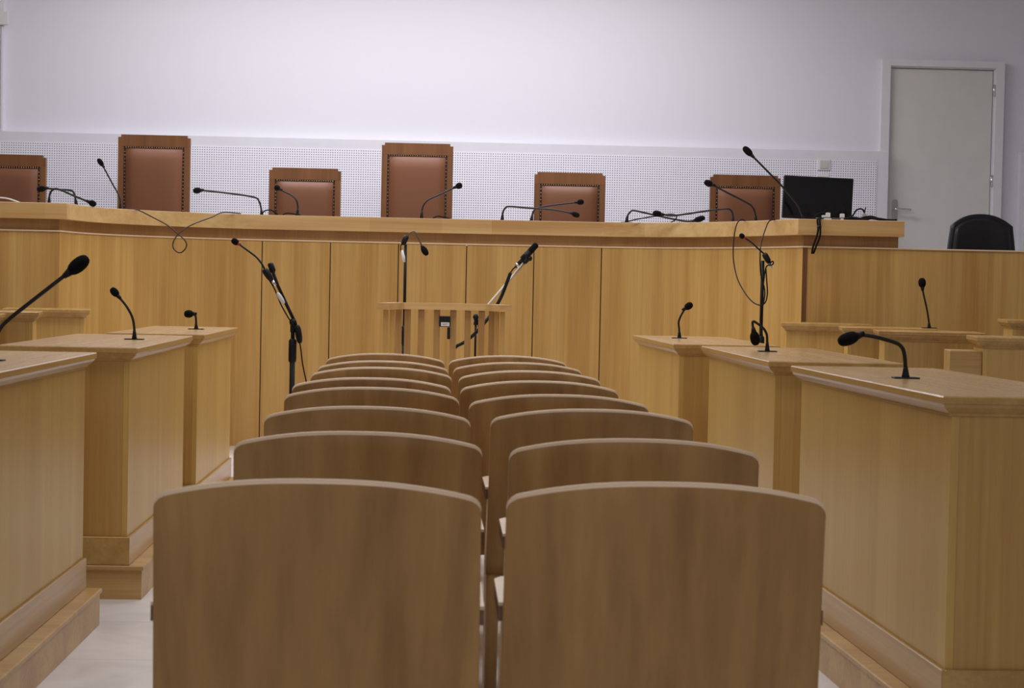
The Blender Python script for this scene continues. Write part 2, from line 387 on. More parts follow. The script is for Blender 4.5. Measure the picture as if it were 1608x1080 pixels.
# black office chair
oc = empty('office_chair', (3.572, 12.6, DAIS), 0, 'black leather office chair behind the low right-hand wall, in front of the door', 'chair')
def shell(w0, w1, zb, zs, zt, y, th, infl):
    m = MB(); g = []; nx, nz = 18, 14
    for j in range(nz+1):
        row = []
        for i in range(nx+1):
            u = i/nx*2-1; v = j/nz
            zt_ = zs+(zt-zs)*(1-abs(u)**2.3)
            zz = zb+(zt_-zb)*v; ww = w0+(w1-w0)*min(1, (zz-zb)/(zs-zb))
            e = max(0, 1-abs(u)**6)*max(0, 1-(2*v-1)**8)
            row.append((u*ww, y+.03*(-u*u)-infl*e**.5, zz))
        g.append(row)
    V = [[m.b.verts.new(p) for p in r] for r in g]; Bk = [[m.b.verts.new((p[0], p[1]+th+2*(y+.03*(-(0))-y), p[2])) for p in r] for r in g]
    for j in range(nz):
        for i in range(nx):
            m.face((V[j][i], V[j][i+1], V[j+1][i+1], V[j+1][i]), True); m.face((Bk[j][i], Bk[j+1][i], Bk[j+1][i+1], Bk[j][i+1]), True)
    for i in range(nx): m.face((V[0][i], Bk[0][i], Bk[0][i+1], V[0][i+1])); m.face((V[nz][i], V[nz][i+1], Bk[nz][i+1], Bk[nz][i]), True)
    for j in range(nz): m.face((V[j][0], V[j+1][0], Bk[j+1][0], Bk[j][0]), True); m.face((V[j][nx], Bk[j][nx], Bk[j+1][nx], V[j+1][nx]), True)
    return m
shell(.245, .203, .48, .815, .895, 0, .05, .004).build('back_shell', BLEATH, oc)
shell(.222, .183, .50, .80, .872, -.006, .012, .022).build('back_pad', BLEATH, oc)
MB().box(-.24, .24, -.48, .0, .42, .50, .03).build('seat', BLEATH, oc)
MB().tube([(0, -.24, .08), (0, -.24, .42)], .028, 12).build('gas_column', BLACK, oc)
st = MB(); 
for k in range(5):
    a = 2*PI*k/5+.3; st.tube([(0, -.24, .10), (.26*math.cos(a), -.24+.26*math.sin(a), .065)], [.026, .016], 8)
st.build('star_base', BLACK, oc)
for k in range(5):
    a = 2*PI*k/5+.3; x, y = .27*math.cos(a), -.24+.27*math.sin(a)
    MB().blob((x-.014, y, .026), (x+.014, y, .026), .026, 12, .4).build('caster', BLACK, oc)
# ------------------------------------------------------------------ monitor
mo = empty('computer_monitor', (2.277, 11.62, 1.5), -.03, 'black flat monitor standing at the right end of the judges\' bench', 'monitor')
Mr = Matrix.Rotation(math.radians(1.8), 4, 'Y')
m = MB(); m.box(-.212, .212, 0, .035, .018, .278, .004, Mr); m.build('casing', BLACK, mo)
m = MB(); m.box(-.202, .202, -.003, 0, .04, .268, 0, Mr); m.build('screen', GLOSS, mo)
m = MB(); m.box(-.014, .014, -.004, -.0, .0245, .0305, 0, Mr); m.build('badge', plain('silver badge', (150, 150, 155), .4, metal=.5), mo)
m = MB(); m.box(-.03, .03, .036, .055, .0, .15, .004); m.build('stand_neck', BLACK, mo)
m = MB(); m.box(-.1, .1, -.03, .12, 0, .01, .003); m.build('stand_foot', BLACK, mo)

# ------------------------------------------------------------------ gooseneck microphones
def mic(base, pts, cap, r, label, neck=.0045, dz=None, group=None, neckmat=NECK, plate=(.035, .022), ring=False, name='gooseneck_microphone'):
    o = empty(name, base, 0, label, 'microphone', group); B = Vector(base)
    P = [Vector(p)-B for p in pts]; P[0].z = .004
    P = smooth_path(P, 5); tot = len(P)
    a, b2 = [Vector(c)-B for c in cap]
    MB().box(-plate[0], plate[0], -plate[1], plate[1], 0, .004, .0012).build('base_plate', BLACK, o)
    k = max(5, int(tot*.17))
    MB().tube(P[:k], [neck*2.1-(neck*1.0)*i/(k-1) for i in range(k)], 12).build('socket', BLACK, o)
    MB().tube(P[k-1:]+[a], neck, 10).build('gooseneck', neckmat, o)
    d = (b2-a).normalized()
    MB().tube([a-d*r*.9, a+d*r*.4], [neck*1.25, r*.62], 12).build('collar', RED if ring else BLACK, o)
    MB().blob(a, b2, r, 16, .75).build('windscreen', FOAM, o)
    return o
T = 1.5
BM = {
 'b1': (11.6, [(-2.373, 1.517), (-2.37, 1.563), (-2.352, 1.594), (-2.317, 1.599), (-2.218, 1.559), (-2.13, 1.525)], [(-2.135, 1.527), (-2.092, 1.51)], .019, 'gooseneck microphone on the left of the bench, drooping to the right'),
 'b2': (11.7, [(-2.229, 1.509), (-2.237, 1.559), (-2.249, 1.59), (-2.272, 1.599), (-2.345, 1.603), (-2.414, 1.607)], [(-2.414, 1.607), (-2.468, 1.599)], .019, 'gooseneck microphone bent flat to the left, its head before the cut-off left chair'),
 'b3': (12.0, [(-2.014, 1.507), (-2.015, 1.55), (-2.027, 1.593), (-2.068, 1.664), (-2.128, 1.773)], [(-2.125, 1.768), (-2.157, 1.812)], .016, 'gooseneck microphone standing steeply before the left tall chair, leaning left'),
 'b4': (12.6, [(-1.193, 1.505), (-1.198, 1.546), (-1.211, 1.591), (-1.245, 1.62), (-1.402, 1.641), (-1.593, 1.658)], [(-1.59, 1.658), (-1.644, 1.652)], .02, 'long gooseneck microphone pointing left between the left tall chair and the low chair beside it'),
 'b5': (12.6, [(-.961, 1.506), (-.958, 1.56), (-.971, 1.609), (-1.001, 1.638), (-1.042, 1.657), (-1.08, 1.677)], [(-1.078, 1.676), (-1.113, 1.693)], .019, 'gooseneck microphone before the low chair between the two tall chairs'),
 'b6': (12.6, [(-.146, 1.511), (-.143, 1.561), (-.127, 1.603), (-.094, 1.633), (-.02, 1.668), (.075, 1.716)], [(.075, 1.716), (.117, 1.733)], .021, 'gooseneck microphone before the middle tall chair, leaning right'),
 'b7': (12.55, [(.383, 1.504), (.386, 1.55), (.402, 1.583), (.431, 1.594), (.552, 1.587), (.719, 1.578), (.84, 1.558)], [(.84, 1.558), (.891, 1.542)], .018, 'lower of the two crossing gooseneck microphones right of the middle chair'),
 'b8': (12.6, [(.577, 1.51), (.584, 1.552), (.6, 1.581), (.629, 1.594), (.742, 1.614), (.876, 1.633)], [(.876, 1.633), (.922, 1.638)], .019, 'upper of the two crossing gooseneck microphones, head before the low chair'),
 'b9': (12.4, [(1.187, 1.504), (1.194, 1.545), (1.21, 1.57), (1.235, 1.579), (1.33, 1.561), (1.455, 1.536), (1.571, 1.518), (1.629, 1.521)], [(1.629, 1.523), (1.699, 1.545)], .019, 'gooseneck microphone drooping right until its head nearly lies on the counter'),
 'b10': (12.1, [(1.836, 1.51), (1.835, 1.55), (1.822, 1.58), (1.789, 1.59), (1.668, 1.575), (1.466, 1.542), (1.39, 1.547)], [(1.38, 1.547), (1.323, 1.555)], .02, 'long gooseneck microphone bent flat to the left across the bare stretch of bench'),
 'b11': (11.9, [(1.95, 1.506), (1.945, 1.554), (1.928, 1.593), (1.895, 1.62), (1.778, 1.677), (1.672, 1.73)], [(1.672, 1.73), (1.62, 1.749)], .021, 'gooseneck microphone before the chair beside the monitor, leaning left'),
 'b12': (11.45, [(2.165, 1.508), (2.148, 1.553), (2.116, 1.61), (2.017, 1.719), (1.839, 1.89)], [(1.842, 1.887), (1.79, 1.937)], .021, 'tallest gooseneck microphone, rising steeply left from before the monitor'),
}
for k, (Y, pts, cap, r, lab) in BM.items():
    mic((pts[0][0], Y, T), [(x, Y, z) for x, z in pts], [(x, Y, z) for x, z in cap], r, lab, .0062 if k not in ('b3',) else .005, group='microphones on the judges\' bench')

# ------------------------------------------------------------------ desks
def desk_obj(w_, l, h, label, loc, rz, plinth=.114, base=True, name='side_desk', side=1, grp=None):
    """local origin: aisle-side near corner of the top, x away from the aisle (side=+1) or mirrored, y away from the camera"""
    r = empty(name, loc, rz, label, 'desk', grp)
    def bx(x0, x1, *a, **k):
        x0, x1 = sorted((x0*side, x1*side)); return MB().box(x0, x1, *a, **k)
    def ring(z, i):
        x0, x1 = sorted((i*side, (w_-i)*side)); return [(x0, i, z), (x1, i, z), (x1, l-i, z), (x0, l-i, z)]
    MB().loft([ring(z, i) for z, i in [(h, .003), (h-.003, 0), (h-.017, 0), (h-.019, .004), (h-.026, .007), (h-.036, .017), (h-.041, .024), (h-.046, .024), (h-.048, .03)]]).build('desktop', OAKY, r)
    I = .03; zt = h-.046; zb = plinth
    bx(I, I+.02, I, l-I, zb, zt).build('front_panel', OAKS, r)
    bx(I+.0205, w_-I, I, I+.02, zb, zt).build('end_panel', OAK, r)
    bx(I+.0205, w_-I, l-I-.02, l-I, zb, zt).build('end_panel', OAK, r)
    bb = MB(); q = I-.010
    def bbx(x0, x1, *a): x0, x1 = sorted((x0*side, x1*side)); bb.box(x0, x1, *a, zb, zb+.095, .002)
    bbx(q, I, q, l-q); bbx(I, w_-I, q, I); bbx(I, w_-I, l-I, l-q)
    bb.build('skirting', OAKY, r)
    if base:
        pl = MB(); x0, x1 = sorted((-.022*side, (w_-q+.012)*side)); pl.box(x0, x1, q-.002, l-q+.004, 0, plinth-.016); 
        pl.build('plinth', OAKX, r)
        pl = MB(); x0, x1 = sorted((-.028*side, (w_-q+.018)*side)); pl.box(x0, x1, q-.008, l-q+.01, plinth-.016, plinth, .003); pl.build('plinth_edging', OAKX, r)
    bx(I+.0205, w_-I-.001, I+.021, l-I-.021, zt-.25, zt-.235).build('shelf', OAKX, r)
    return r
g = 'side desks along the centre aisle'
desk_obj(.46, 1.62, .845, 'right aisle desk nearest the camera, cut by the right edge', (1.153, 4.34, 0), math.radians(1.95), grp=g)
desk_obj(.46, 1.53, .845, 'middle desk of the three on the right side of the aisle', (1.086, 6.30, 0), math.radians(.6), grp=g)
desk_obj(.455, 1.37, .845, 'right aisle desk farthest from the camera, next to the bench', (.979, 8.02, 0), math.radians(1.5), grp=g)
desk_obj(.46, 1.60, .845, 'left aisle desk nearest the camera, cut by the left edge', (-1.066, 4.36, 0), 0, side=-1, grp=g)
desk_obj(.47, 1.48, .845, 'middle desk of the three on the left side of the aisle', (-1.011, 6.40, 0), math.radians(.3), side=-1, grp=g)
desk_obj(.41, 1.33, .845, 'left aisle desk farthest from the camera, next to the bench', (-.994, 8.05, 0), 0, side=-1, grp=g)
g = 'small outer desks behind the aisle desks'
def outer(x, y, w_, h, label, side=1, l=.4): return desk_obj(w_, l, h, label, (x, y, 0), -.155*side, plinth=.1, name='lectern_desk', side=side, grp=g)
outer(1.905, 10.66, .505, .90, 'small oak desk right behind the far right aisle desk, closest to the bench corner')
outer(2.04, 9.66, .475, .90, 'small oak desk carrying a lone upright microphone, on the right')
outer(2.052, 8.90, .49, .90, 'broad small oak desk with deep moulding in front of the lone upright microphone')
rd = outer(2.27, 8.02, .7, .90, 'small oak desk at the right edge with a little side shelf')
MB().box(-.105, .028, .06, .3, .735, .838, .003).build('side_shelf', OAKX, rd)
outer(2.975, 9.95, .5, .95, 'small oak desk at the far right edge against the low wall')
outer(-1.895, 10.36, .455, .90, 'small oak desk on the left whose right end stands before the bench', side=-1)
outer(-1.97, 9.42, .48, .90, 'small oak desk at the left, half hidden behind the nearest left microphone', side=-1)
outer(-2.03, 8.86, .5, .895, 'small oak desk only just visible at the left edge of the photo', side=-1)

def dmic(base, pts, cap, r, lab, neck, **k):
    Y = base[1]
    mic(base, [(x, Y, z) for x, z in pts], [(x, Y+dy, z) for (x, z), dy in zip(cap, (0, k.pop('dy', 0)))], r, lab, neck, group='microphones on the desks', **k)
dmic((-1.225, 5.249, .845), [(-1.225, .845), (-1.224, .881), (-1.202, .931), (-1.175, .961), (-1.1, 1.023), (-1.015, 1.092)], [(-1.018, 1.089), (-.966, 1.132)], .020, 'large gooseneck microphone on the nearest left desk, leaning right', .0056)
dmic((-1.157, 7.248, .845), [(-1.157, .845), (-1.158, .888), (-1.166, .929), (-1.185, .965), (-1.205, .991), (-1.222, 1.010)], [(-1.220, 1.008), (-1.247, 1.037)], .0145, 'gooseneck microphone on the middle left desk, leaning left', .0048)
dmic((-1.133, 8.871, .845), [(-1.133, .845), (-1.134, .877), (-1.136, .904), (-1.143, .913), (-1.155, .917)], [(-1.147, .917), (-1.19, .915)], .018, 'short gooseneck microphone on the farthest left desk, head turned left', .005)
dmic((1.12, 8.963, .845), [(1.12, .845), (1.118, .887), (1.115, .923), (1.127, .956), (1.145, .988)], [(1.143, .986), (1.178, 1.010)], .017, 'gooseneck microphone on the farthest right desk, leaning right', .0048)
dmic((1.246, 7.263, .845), [(1.246, .845), (1.245, .882), (1.242, .912), (1.229, .934), (1.207, .951), (1.190, .960), (1.187, .950), (1.193, .915)], [(1.192, .922), (1.203, .868)], .019, 'gooseneck microphone on the middle right desk folded over with its head hanging down', .0048)
dmic((1.279, 5.213, .845), [(1.279, .845), (1.278, .877), (1.274, .912), (1.266, .931), (1.248, .943), (1.195, .957), (1.159, .962), (1.143, .960)], [(1.146, .961), (1.089, .941)], .0185, 'gooseneck microphone on the nearest right desk, bent over to the left', .0056)
dmic((2.521, 9.80, .90), [(2.521, .90), (2.517, .942), (2.505, 1.004), (2.487, 1.075), (2.479, 1.114)], [(2.480, 1.110), (2.475, 1.160)], .020, 'lone upright gooseneck microphone on a small right-hand desk before the low wall', .005)

# ------------------------------------------------------------------ witness stand
wi = empty('witness_stand', (0, 10.3, 0), 0, 'slatted wooden witness stand with a bent top rail before the bench', 'witness stand')
rail = [(-.305, -.42), (-.232, .0), (.262, .0), (.333, -.32)]
rl = MB(); f, b2 = offset(rail, .032), offset(rail, -.032)
for i in range(3): rl.prism([f[i], f[i+1], b2[i+1], b2[i]], .938, .974)
rl.build('top_rail', wood('light oak rail', (214, 176, 118), (180, 136, 84), 'X', strip=9), wi)
rl = MB(); f, b2 = offset(rail, .022), offset(rail, -.022)
for i in range(3): rl.prism([f[i], f[i+1], b2[i+1], b2[i]], .10, .14)
rl.build('bottom_rail', OAKX, wi)
SLAT = wood('oak slat', (188, 148, 92), (152, 110, 60))
def slat(x, y, w_=.034, z0=.14): MB().box(x-w_/2, x+w_/2, y-.013, y+.013, z0, .938, .003).build('slat', SLAT, wi)
for x in (-.232, -.184, -.111, -.026, .061, .140, .214, .270): slat(x, 0)
for x, y in ((-.262, -.17), (-.292, -.34), (.292, -.15), (.318, -.27)): MB().box(x-.013, x+.013, y-.017, y+.017, .14, .938, .003).build('slat', OAK, wi)
for x, y in ((-.3, -.38), (-.232, 0), (.262, 0), (.328, -.29)): MB().box(x-.02, x+.02, y-.02, y+.02, 0, .10, .002).build('foot', OAK, wi)
uni = empty('wall_plate_unit', (.016, 10.273, .848), 0, 'small black connection box with a white sticker inside the witness stand slats', 'connection box')
MB().box(-.03, .03, -.01, .014, 0, .058, .003).build('box_body', BLACK, uni)
MB().box(-.02, .025, -.0115, -.010, .004, .024).build('sticker', WPLAS, uni)
sl = MB(); sl.box(-.014, .018, -.0125, -.0115, .016, .0175); sl.box(-.012, .01, -.0125, -.0115, .011, .012); sl.build('sticker_lines', plain('grey print', (120, 120, 125), .6), uni)
MB().box(.014, .03, -.008, .008, -.066, -.002, .003).build('connector', BLACK, uni)

# ------------------------------------------------------------------ microphone stands
SILV = plain('silver painted tube', (205, 192, 172), .5, metal=.3)
def stand(x, y, ztop, label, boom=None, pole_r=.009, base_r=.24, silver=False, zclutch=None, rz=0):
    o = empty('microphone_stand', (x, y, 0), rz, label, 'microphone stand', 'microphone stands around the witness stand')
    zc = zclutch or .62
    MB().tube([(0, 0, .12), (0, 0, zc)], pole_r*1.35, 12).build('lower_tube', BLACK, o)
    MB().tube([(0, 0, zc), (0, 0, ztop)], pole_r, 12).build('upper_tube', BLACK, o)
    MB().tube([(0, 0, zc-.07), (0, 0, zc-.06), (0, 0, zc+.03), (0, 0, zc+.04)], [pole_r*1.4, pole_r*2.0, pole_r*2.0, pole_r*1.2], 12).build('clutch', BLACK, o)
    MB().tube([(0, 0, .10), (0, 0, .16)], .022, 12).build('hub', BLACK, o)
    for k in range(3):
        a = 2*PI*k/3+.5
        m = MB(); m.tube([(.015*math.cos(a), .015*math.sin(a), .13), (base_r*math.cos(a), base_r*math.sin(a), .012)], .007, 8); l = m.build('leg', BLACK, o)
        MB().ball((base_r*math.cos(a), base_r*math.sin(a), .012), .012).build('rubber_foot', BLACK, l)
    if boom:
        P = [Vector(p)-Vector((x, y, 0)) for p in boom]
        MB().tube(P, .0075, 10).build('boom_arm', SILV if silver else BLACK, o)
        j = MB(); j.ball((0, -.0, ztop), .017); j.tube([(0, 0, ztop-.045), (0, 0, ztop+.015)], .012, 10)
        j.build('swivel_joint', BLACK, o)
        kb = MB(); kb.blob((.02, -.01, ztop-.01), (.034, -.012, ztop-.095), .015, 10, .6); kb.build('locking_knob', BLACK, o)
        e = P[-1]; d = (P[-1]-P[-2]).normalized()
        MB().tube([e-d*.03, e-d*.02, e+d*.012, e+d*.018], [.008, .014, .014, .008], 10).build('boom_clamp', BLACK, o)
    return o
def stick_mic(pts, cap, r, label, body, neck=.0045, ring=False, neckmat=NECK, wht=True):
    B = Vector(body[0]); o = empty('stand_microphone', body[0], 0, label, 'microphone', 'microphones on the floor stands')
    P = smooth_path([Vector(p)-B for p in pts], 5)
    MB().tube([Vector(p)-B for p in body], [.009, .015, .016, .011], 12).build('holder', BLACK, o)
    MB().tube(P, neck, 10).build('gooseneck', neckmat, o)
    a, b2 = Vector(cap[0])-B, Vector(cap[1])-B; d = (b2-a).normalized()
    MB().tube([a-d*.008, a+d*.006], [neck*1.4, r*.7], 12).build('collar', RED if ring else BLACK, o)
    MB().blob(a, b2, r, 14, .8).build('windscreen', FOAM, o)
    if wht:
        c = Vector(body[0])-B; e = Vector(body[1])-B; d = (c-e).normalized()
        MB().tube([c+d*.0, c+d*.028], [.008, .007], 10).build('plug', CHROME, o)
    return o
stand(-.667, 8.6, .893, 'black boom microphone stand left of the chairs, boom tilted up to the left', boom=[(-.645, 8.6, .852), (-.659, 8.6, .895), (-.697, 8.6, .971), (-.739, 8.6, 1.059), (-.768, 8.6, 1.140)], zclutch=.78)
stick_mic([(-.795, 8.575, 1.125), (-.806, 8.575, 1.148), (-.83, 8.575, 1.178), (-.857, 8.575, 1.199), (-.915, 8.575, 1.240)], [(-.912, 8.575, 1.238), (-.944, 8.575, 1.257)], .0145, 'gooseneck microphone clipped to the left boom stand, pointing up left with a red ring',
          [(-.762, 8.575, 1.078), (-.772, 8.575, 1.092), (-.790, 8.575, 1.118), (-.797, 8.575, 1.128)], ring=True)
tg = MB(); tg.blob((-.737, 8.565, 1.025), (-.705, 8.565, .975), .010, 10, .6)
tag(tg.build('cable_tape', WPLAS), 'scrap of white tape wrapping the cable on the left boom stand', 'tape')
stand(-.211, 10.75, 1.295, 'straight black microphone stand behind the left end of the witness stand', zclutch=.80, pole_r=.0085)
stick_mic([(-.205, 10.73, 1.335), (-.19, 10.73, 1.357), (-.175, 10.73, 1.366), (-.162, 10.73, 1.366), (-.14, 10.73, 1.33), (-.114, 10.73, 1.277)], [(-.118, 10.73, 1.284), (-.088, 10.73, 1.236)], .018, 'gooseneck microphone arching over and hanging down right on the straight stand behind the witness stand',
          [(-.222, 10.73, 1.290), (-.222, 10.73, 1.302), (-.212, 10.73, 1.328), (-.202, 10.73, 1.342)], neckmat=NECKL, wht=False)
tg = MB(); tg.tube(smooth_path([(-.222, 10.72, 1.305), (-.236, 10.72, 1.29), (-.236, 10.72, 1.26), (-.222, 10.72, 1.235), (-.214, 10.72, 1.20)], 5), .0032, 8)
tag(tg.build('microphone_lead', CABLE), 'short looped lead hanging below the arching microphone behind the witness stand', 'cable')
tg = MB(); tg.tube([(-.229, 10.70, 1.262), (-.221, 10.70, 1.222), (-.216, 10.70, 1.195)], [.006, .010, .007], 10)
tag(tg.build('cable_tape', WPLAS), 'white tape on the straight stand behind the witness stand', 'tape')
stand(.190, 10.7, .897, 'microphone stand with a silver boom rising right out of the witness stand', boom=[(.176, 10.7, .868), (.203, 10.7, .899), (.471, 10.7, 1.225)], silver=True, zclutch=.55, pole_r=.006)
hm = empty('handheld_microphone', (.404, 10.67, 1.178), 0, 'black handheld microphone clipped to the silver boom', 'microphone')
B = Vector((.404, 10.67, 1.178))
MB().tube([(0, 0, 0), (.012, 0, .014), (.06, 0, .068), (.085, 0, .098)], [.006, .010, .014, .015], 12).build('microphone_body', BLACK, hm)
MB().tube([(.006, 0, .008), (.016, 0, .02)], .0125, 12).build('metal_band', CHROME, hm)
MB().tube([(.07, 0, .078), (.076, 0, .085), (.114, 0, .128), (.120, 0, .134)], [.013, .0175, .0175, .010], 14).build('head', FOAM, hm)
cl = MB(); cl.tube([(.04, 0, .045), (.08, 0, .09)], .019, 12); cl.ball((.078, .0, .052), .016); cl.tube([(.06, 0, .066), (.078, 0, .052)], .009, 8); cl.build('clip', BLACK, hm)
tg = MB(); tg.tube(smooth_path([(.404, 10.66, 1.180), (.392, 10.65, 1.17), (.377, 10.64, 1.148)], 4), .004, 8)
ho = empty('cable_sleeve', (.377, 10.64, 1.148), 0, 'thick black cable sleeve running down behind the witness stand slats', 'cable')
tg.build('thin_lead', CABLE, ho, (-.377, -10.64, -1.148))
tg = MB(); tg.tube(smooth_path([(.377, 10.64, 1.148), (.356, 10.64, 1.087), (.329, 10.64, 1.015), (.291, 10.63, .943), (.25, 10.58, .885), (.187, 10.58, .809), (.127, 10.58, .758), (.078, 10.58, .728), (.062, 10.58, .67), (.062, 10.58, .3), (.062, 10.58, .012)], 6), .0095, 10)
tg.build('sleeve', BLACK, ho, (-.377, -10.64, -1.148))
stand(1.68, 10.0, 1.235, 'black microphone stand on the right, in front of the curved bench end', zclutch=.80, pole_r=.0095)
stick_mic([(1.688, 9.985, 1.262), (1.683, 9.985, 1.270), (1.659, 9.985, 1.291), (1.611, 9.985, 1.331), (1.574, 9.985, 1.354)], [(1.578, 9.985, 1.352), (1.552, 9.985, 1.370)], .0135, 'gooseneck microphone with a red ring on the right floor stand, pointing up left',
          [(1.712, 9.985, 1.222), (1.706, 9.985, 1.235), (1.690, 9.985, 1.262), (1.682, 9.985, 1.272)], ring=True)
def cable(pts, label, r=.0035, mat=CABLE, name='cable'):
    m = MB(); m.tube(smooth_path(pts, 6), r, 8); return tag(m.build(name, mat), label, 'cable')
cable([(-.775, 8.57, 1.082), (-.75, 8.58, 1.040), (-.722, 8.58, .975), (-.690, 8.57, .92), (-.647, 8.57, .852), (-.629, 8.57, .781), (-.619, 8.57, .71), (-.6, 8.57, .624), (-.582, 8.57, .539), (-.56, 8.57, .3), (-.58, 8.5, .005)], 'thin black cable hanging from the left boom stand down behind the chairs', .003)
cable([(1.714, 9.975, 1.222), (1.726, 9.97, 1.232), (1.732, 9.97, 1.222), (1.722, 9.97, 1.212), (1.706, 9.97, 1.212), (1.692, 9.98, 1.19), (1.680, 9.97, 1.10)], 'small cable loop at the top of the right floor stand')
cable([(-2.003, 12.1, 1.506), (-1.923, 12.0, 1.503), (-1.873, 11.9, 1.489), (-1.79, 11.85, 1.451), (-1.703, 11.85, 1.406), (-1.643, 11.87, 1.357), (-1.598, 11.89, 1.315), (-1.587, 11.9, 1.28), (-1.612, 11.91, 1.244), (-1.644, 11.92, 1.24), (-1.674, 11.93, 1.271), (-1.668, 11.94, 1.318), (-1.624, 11.96, 1.375), (-1.555, 12.0, 1.421), (-1.459, 12.08, 1.466), (-1.401, 12.2, 1.502), (-1.315, 12.45, 1.506)], 'thin brown cable looping down over the left part of the bench front', .0042, CABLEB)
cable([(1.86, 11.75, 1.505), (1.80, 11.5, 1.503), (1.752, 11.33, 1.485), (1.716, 11.2, 1.441), (1.691, 11.1, 1.356), (1.678, 11.0, 1.251), (1.672, 10.8, 1.143), (1.67, 10.5, 1.062), (1.665, 10.2, 1.015), (1.668, 9.97, 1.001), (1.691, 9.95, 1.018), (1.7, 9.95, 1.065), (1.695, 9.95, 1.131), (1.69, 9.96, 1.198)], 'long black cable sagging in a deep loop from the bench to the right floor stand', .0036)
cable([(2.03, 11.6, 1.505), (1.985, 11.4, 1.503), (1.915, 11.2, 1.487), (1.842, 10.9, 1.428), (1.738, 10.4, 1.342), (1.663, 9.985, 1.278), (1.668, 9.98, 1.164), (1.691, 9.975, 1.064), (1.672, 9.98, .931), (1.684, 9.975, .831), (1.70, 9.95, .4), (1.75, 9.9, .005)], 'black cable from the bench running straight down along the right floor stand', .0036)
cable([(2.24, 11.45, 1.505), (2.205, 11.15, 1.504), (2.169, 11.045, 1.495), (2.172, 11.03, 1.446), (2.166, 11.03, 1.402), (2.15, 11.05, 1.343), (2.148, 11.08, 1.30)], 'left of the paired black cables hanging over the bench corner below the monitor', .006)
cable([(2.29, 11.4, 1.505), (2.215, 11.15, 1.504), (2.183, 11.045, 1.495), (2.184, 11.03, 1.446), (2.183, 11.03, 1.398), (2.168, 11.05, 1.345), (2.158, 11.08, 1.30)], 'right of the paired black cables hanging over the bench corner below the monitor', .0055)
tie = MB(); tie.tube([(2.178, 11.03, 1.462), (2.178, 11.03, 1.444)], .013, 10); tag(tie.build('cable_tie', BLACK), 'black tie holding the paired cables at the bench corner', 'cable tie')
# leads and plugs lying on the right end of the counter
cable([(2.20, 11.32, 1.505), (2.215, 11.3, 1.533), (2.25, 11.3, 1.545), (2.285, 11.3, 1.535), (2.30, 11.3, 1.505)], 'black lead arching before the monitor at the left plug', .005)
cable([(2.38, 11.25, 1.505), (2.43, 11.3, 1.535), (2.45, 11.3, 1.565), (2.475, 11.3, 1.575), (2.493, 11.3, 1.566), (2.498, 11.3, 1.552)], 'black lead standing in an arch right of the monitor', .005)
cable([(2.36, 11.2, 1.507), (2.42, 11.22, 1.516), (2.48, 11.2, 1.507), (2.52, 11.22, 1.518), (2.57, 11.2, 1.512), (2.62, 11.22, 1.507), (2.67, 11.2, 1.507)], 'tangle of black power lead lying along the right end of the counter', .0085)
cable([(2.37, 11.26, 1.507), (2.44, 11.25, 1.508), (2.50, 11.26, 1.524), (2.54, 11.26, 1.527), (2.59, 11.25, 1.510), (2.655, 11.25, 1.507)], 'humped black lead behind the tangle at the right end of the counter', .0075)
cable([(-2.75, 11.4, 1.505), (-2.66, 11.4, 1.53), (-2.58, 11.4, 1.53), (-2.50, 11.4, 1.505)], 'white cable arching over the counter at the left edge of the photo', .0045, WPLAS)
cable([(-1.19, 12.5, 1.505), (-1.16, 12.5, 1.53), (-1.12, 12.5, 1.533), (-1.08, 12.5, 1.505)], 'short black lead arching beside the long left-pointing microphone', .0045)
cable([(-1.05, 12.52, 1.505), (-1.02, 12.5, 1.517), (-.98, 12.5, 1.514), (-.93, 12.5, 1.505)], 'short black lead lying before the low chair between the tall chairs', .0045)
cable([(-.07, 12.52, 1.505), (-.04, 12.5, 1.518), (.0, 12.5, 1.513), (.04, 12.5, 1.505)], 'short black lead lying before the middle tall chair', .0045)
cable([(1.19, 12.3, 1.506), (1.25, 12.3, 1.521), (1.35, 12.3, 1.540), (1.45, 12.3, 1.557), (1.50, 12.3, 1.55), (1.49, 12.3, 1.52), (1.465, 12.3, 1.506)], 'thin black lead curling upward beneath the two flat microphones on the right', .004)
def plug(x, y, z, label, h=.035, mat=WPLAS):
    o = empty('power_plug', (x, y, z), 0, label, 'plug', 'plugs on the counter by the monitor')
    MB().box(-.012, .012, -.012, .012, 0, h, .003).build('plug_body', mat, o)
    MB().tube(smooth_path([(0, 0, h), (.003, 0, h+.02), (.008, .0, h+.036)], 3), .0035, 8).build('lead', CABLE, o)
ps = empty('power_strip', (2.29, 11.26, 1.5), 0, 'white power strip lying before the monitor with plugs in it', 'power strip')
MB().box(-.05, .10, -.02, .02, 0, .016, .003).build('strip_body', plain('black grey strip', (70, 68, 70), .5), ps)
MB().box(-.045, -.0, -.0215, -.0195, .003, .013).build('socket_face', WPLAS, ps); MB().box(.055, .095, -.0215, -.0195, .003, .013).build('socket_face', WPLAS, ps)
plug(2.273, 11.26, 1.516, 'left white plug before the monitor, beside a lower square plug', .030)
plug(2.250, 11.26, 1.516, 'low square white plug at the left end of the power strip', .014)
plug(2.358, 11.26, 1.516, 'right white plug before the monitor', .026)
plug(2.499, 11.3, 1.5, 'clear grey plug under the arching lead right of the monitor', .048, plain('translucent grey plastic', (170, 168, 170), .3))

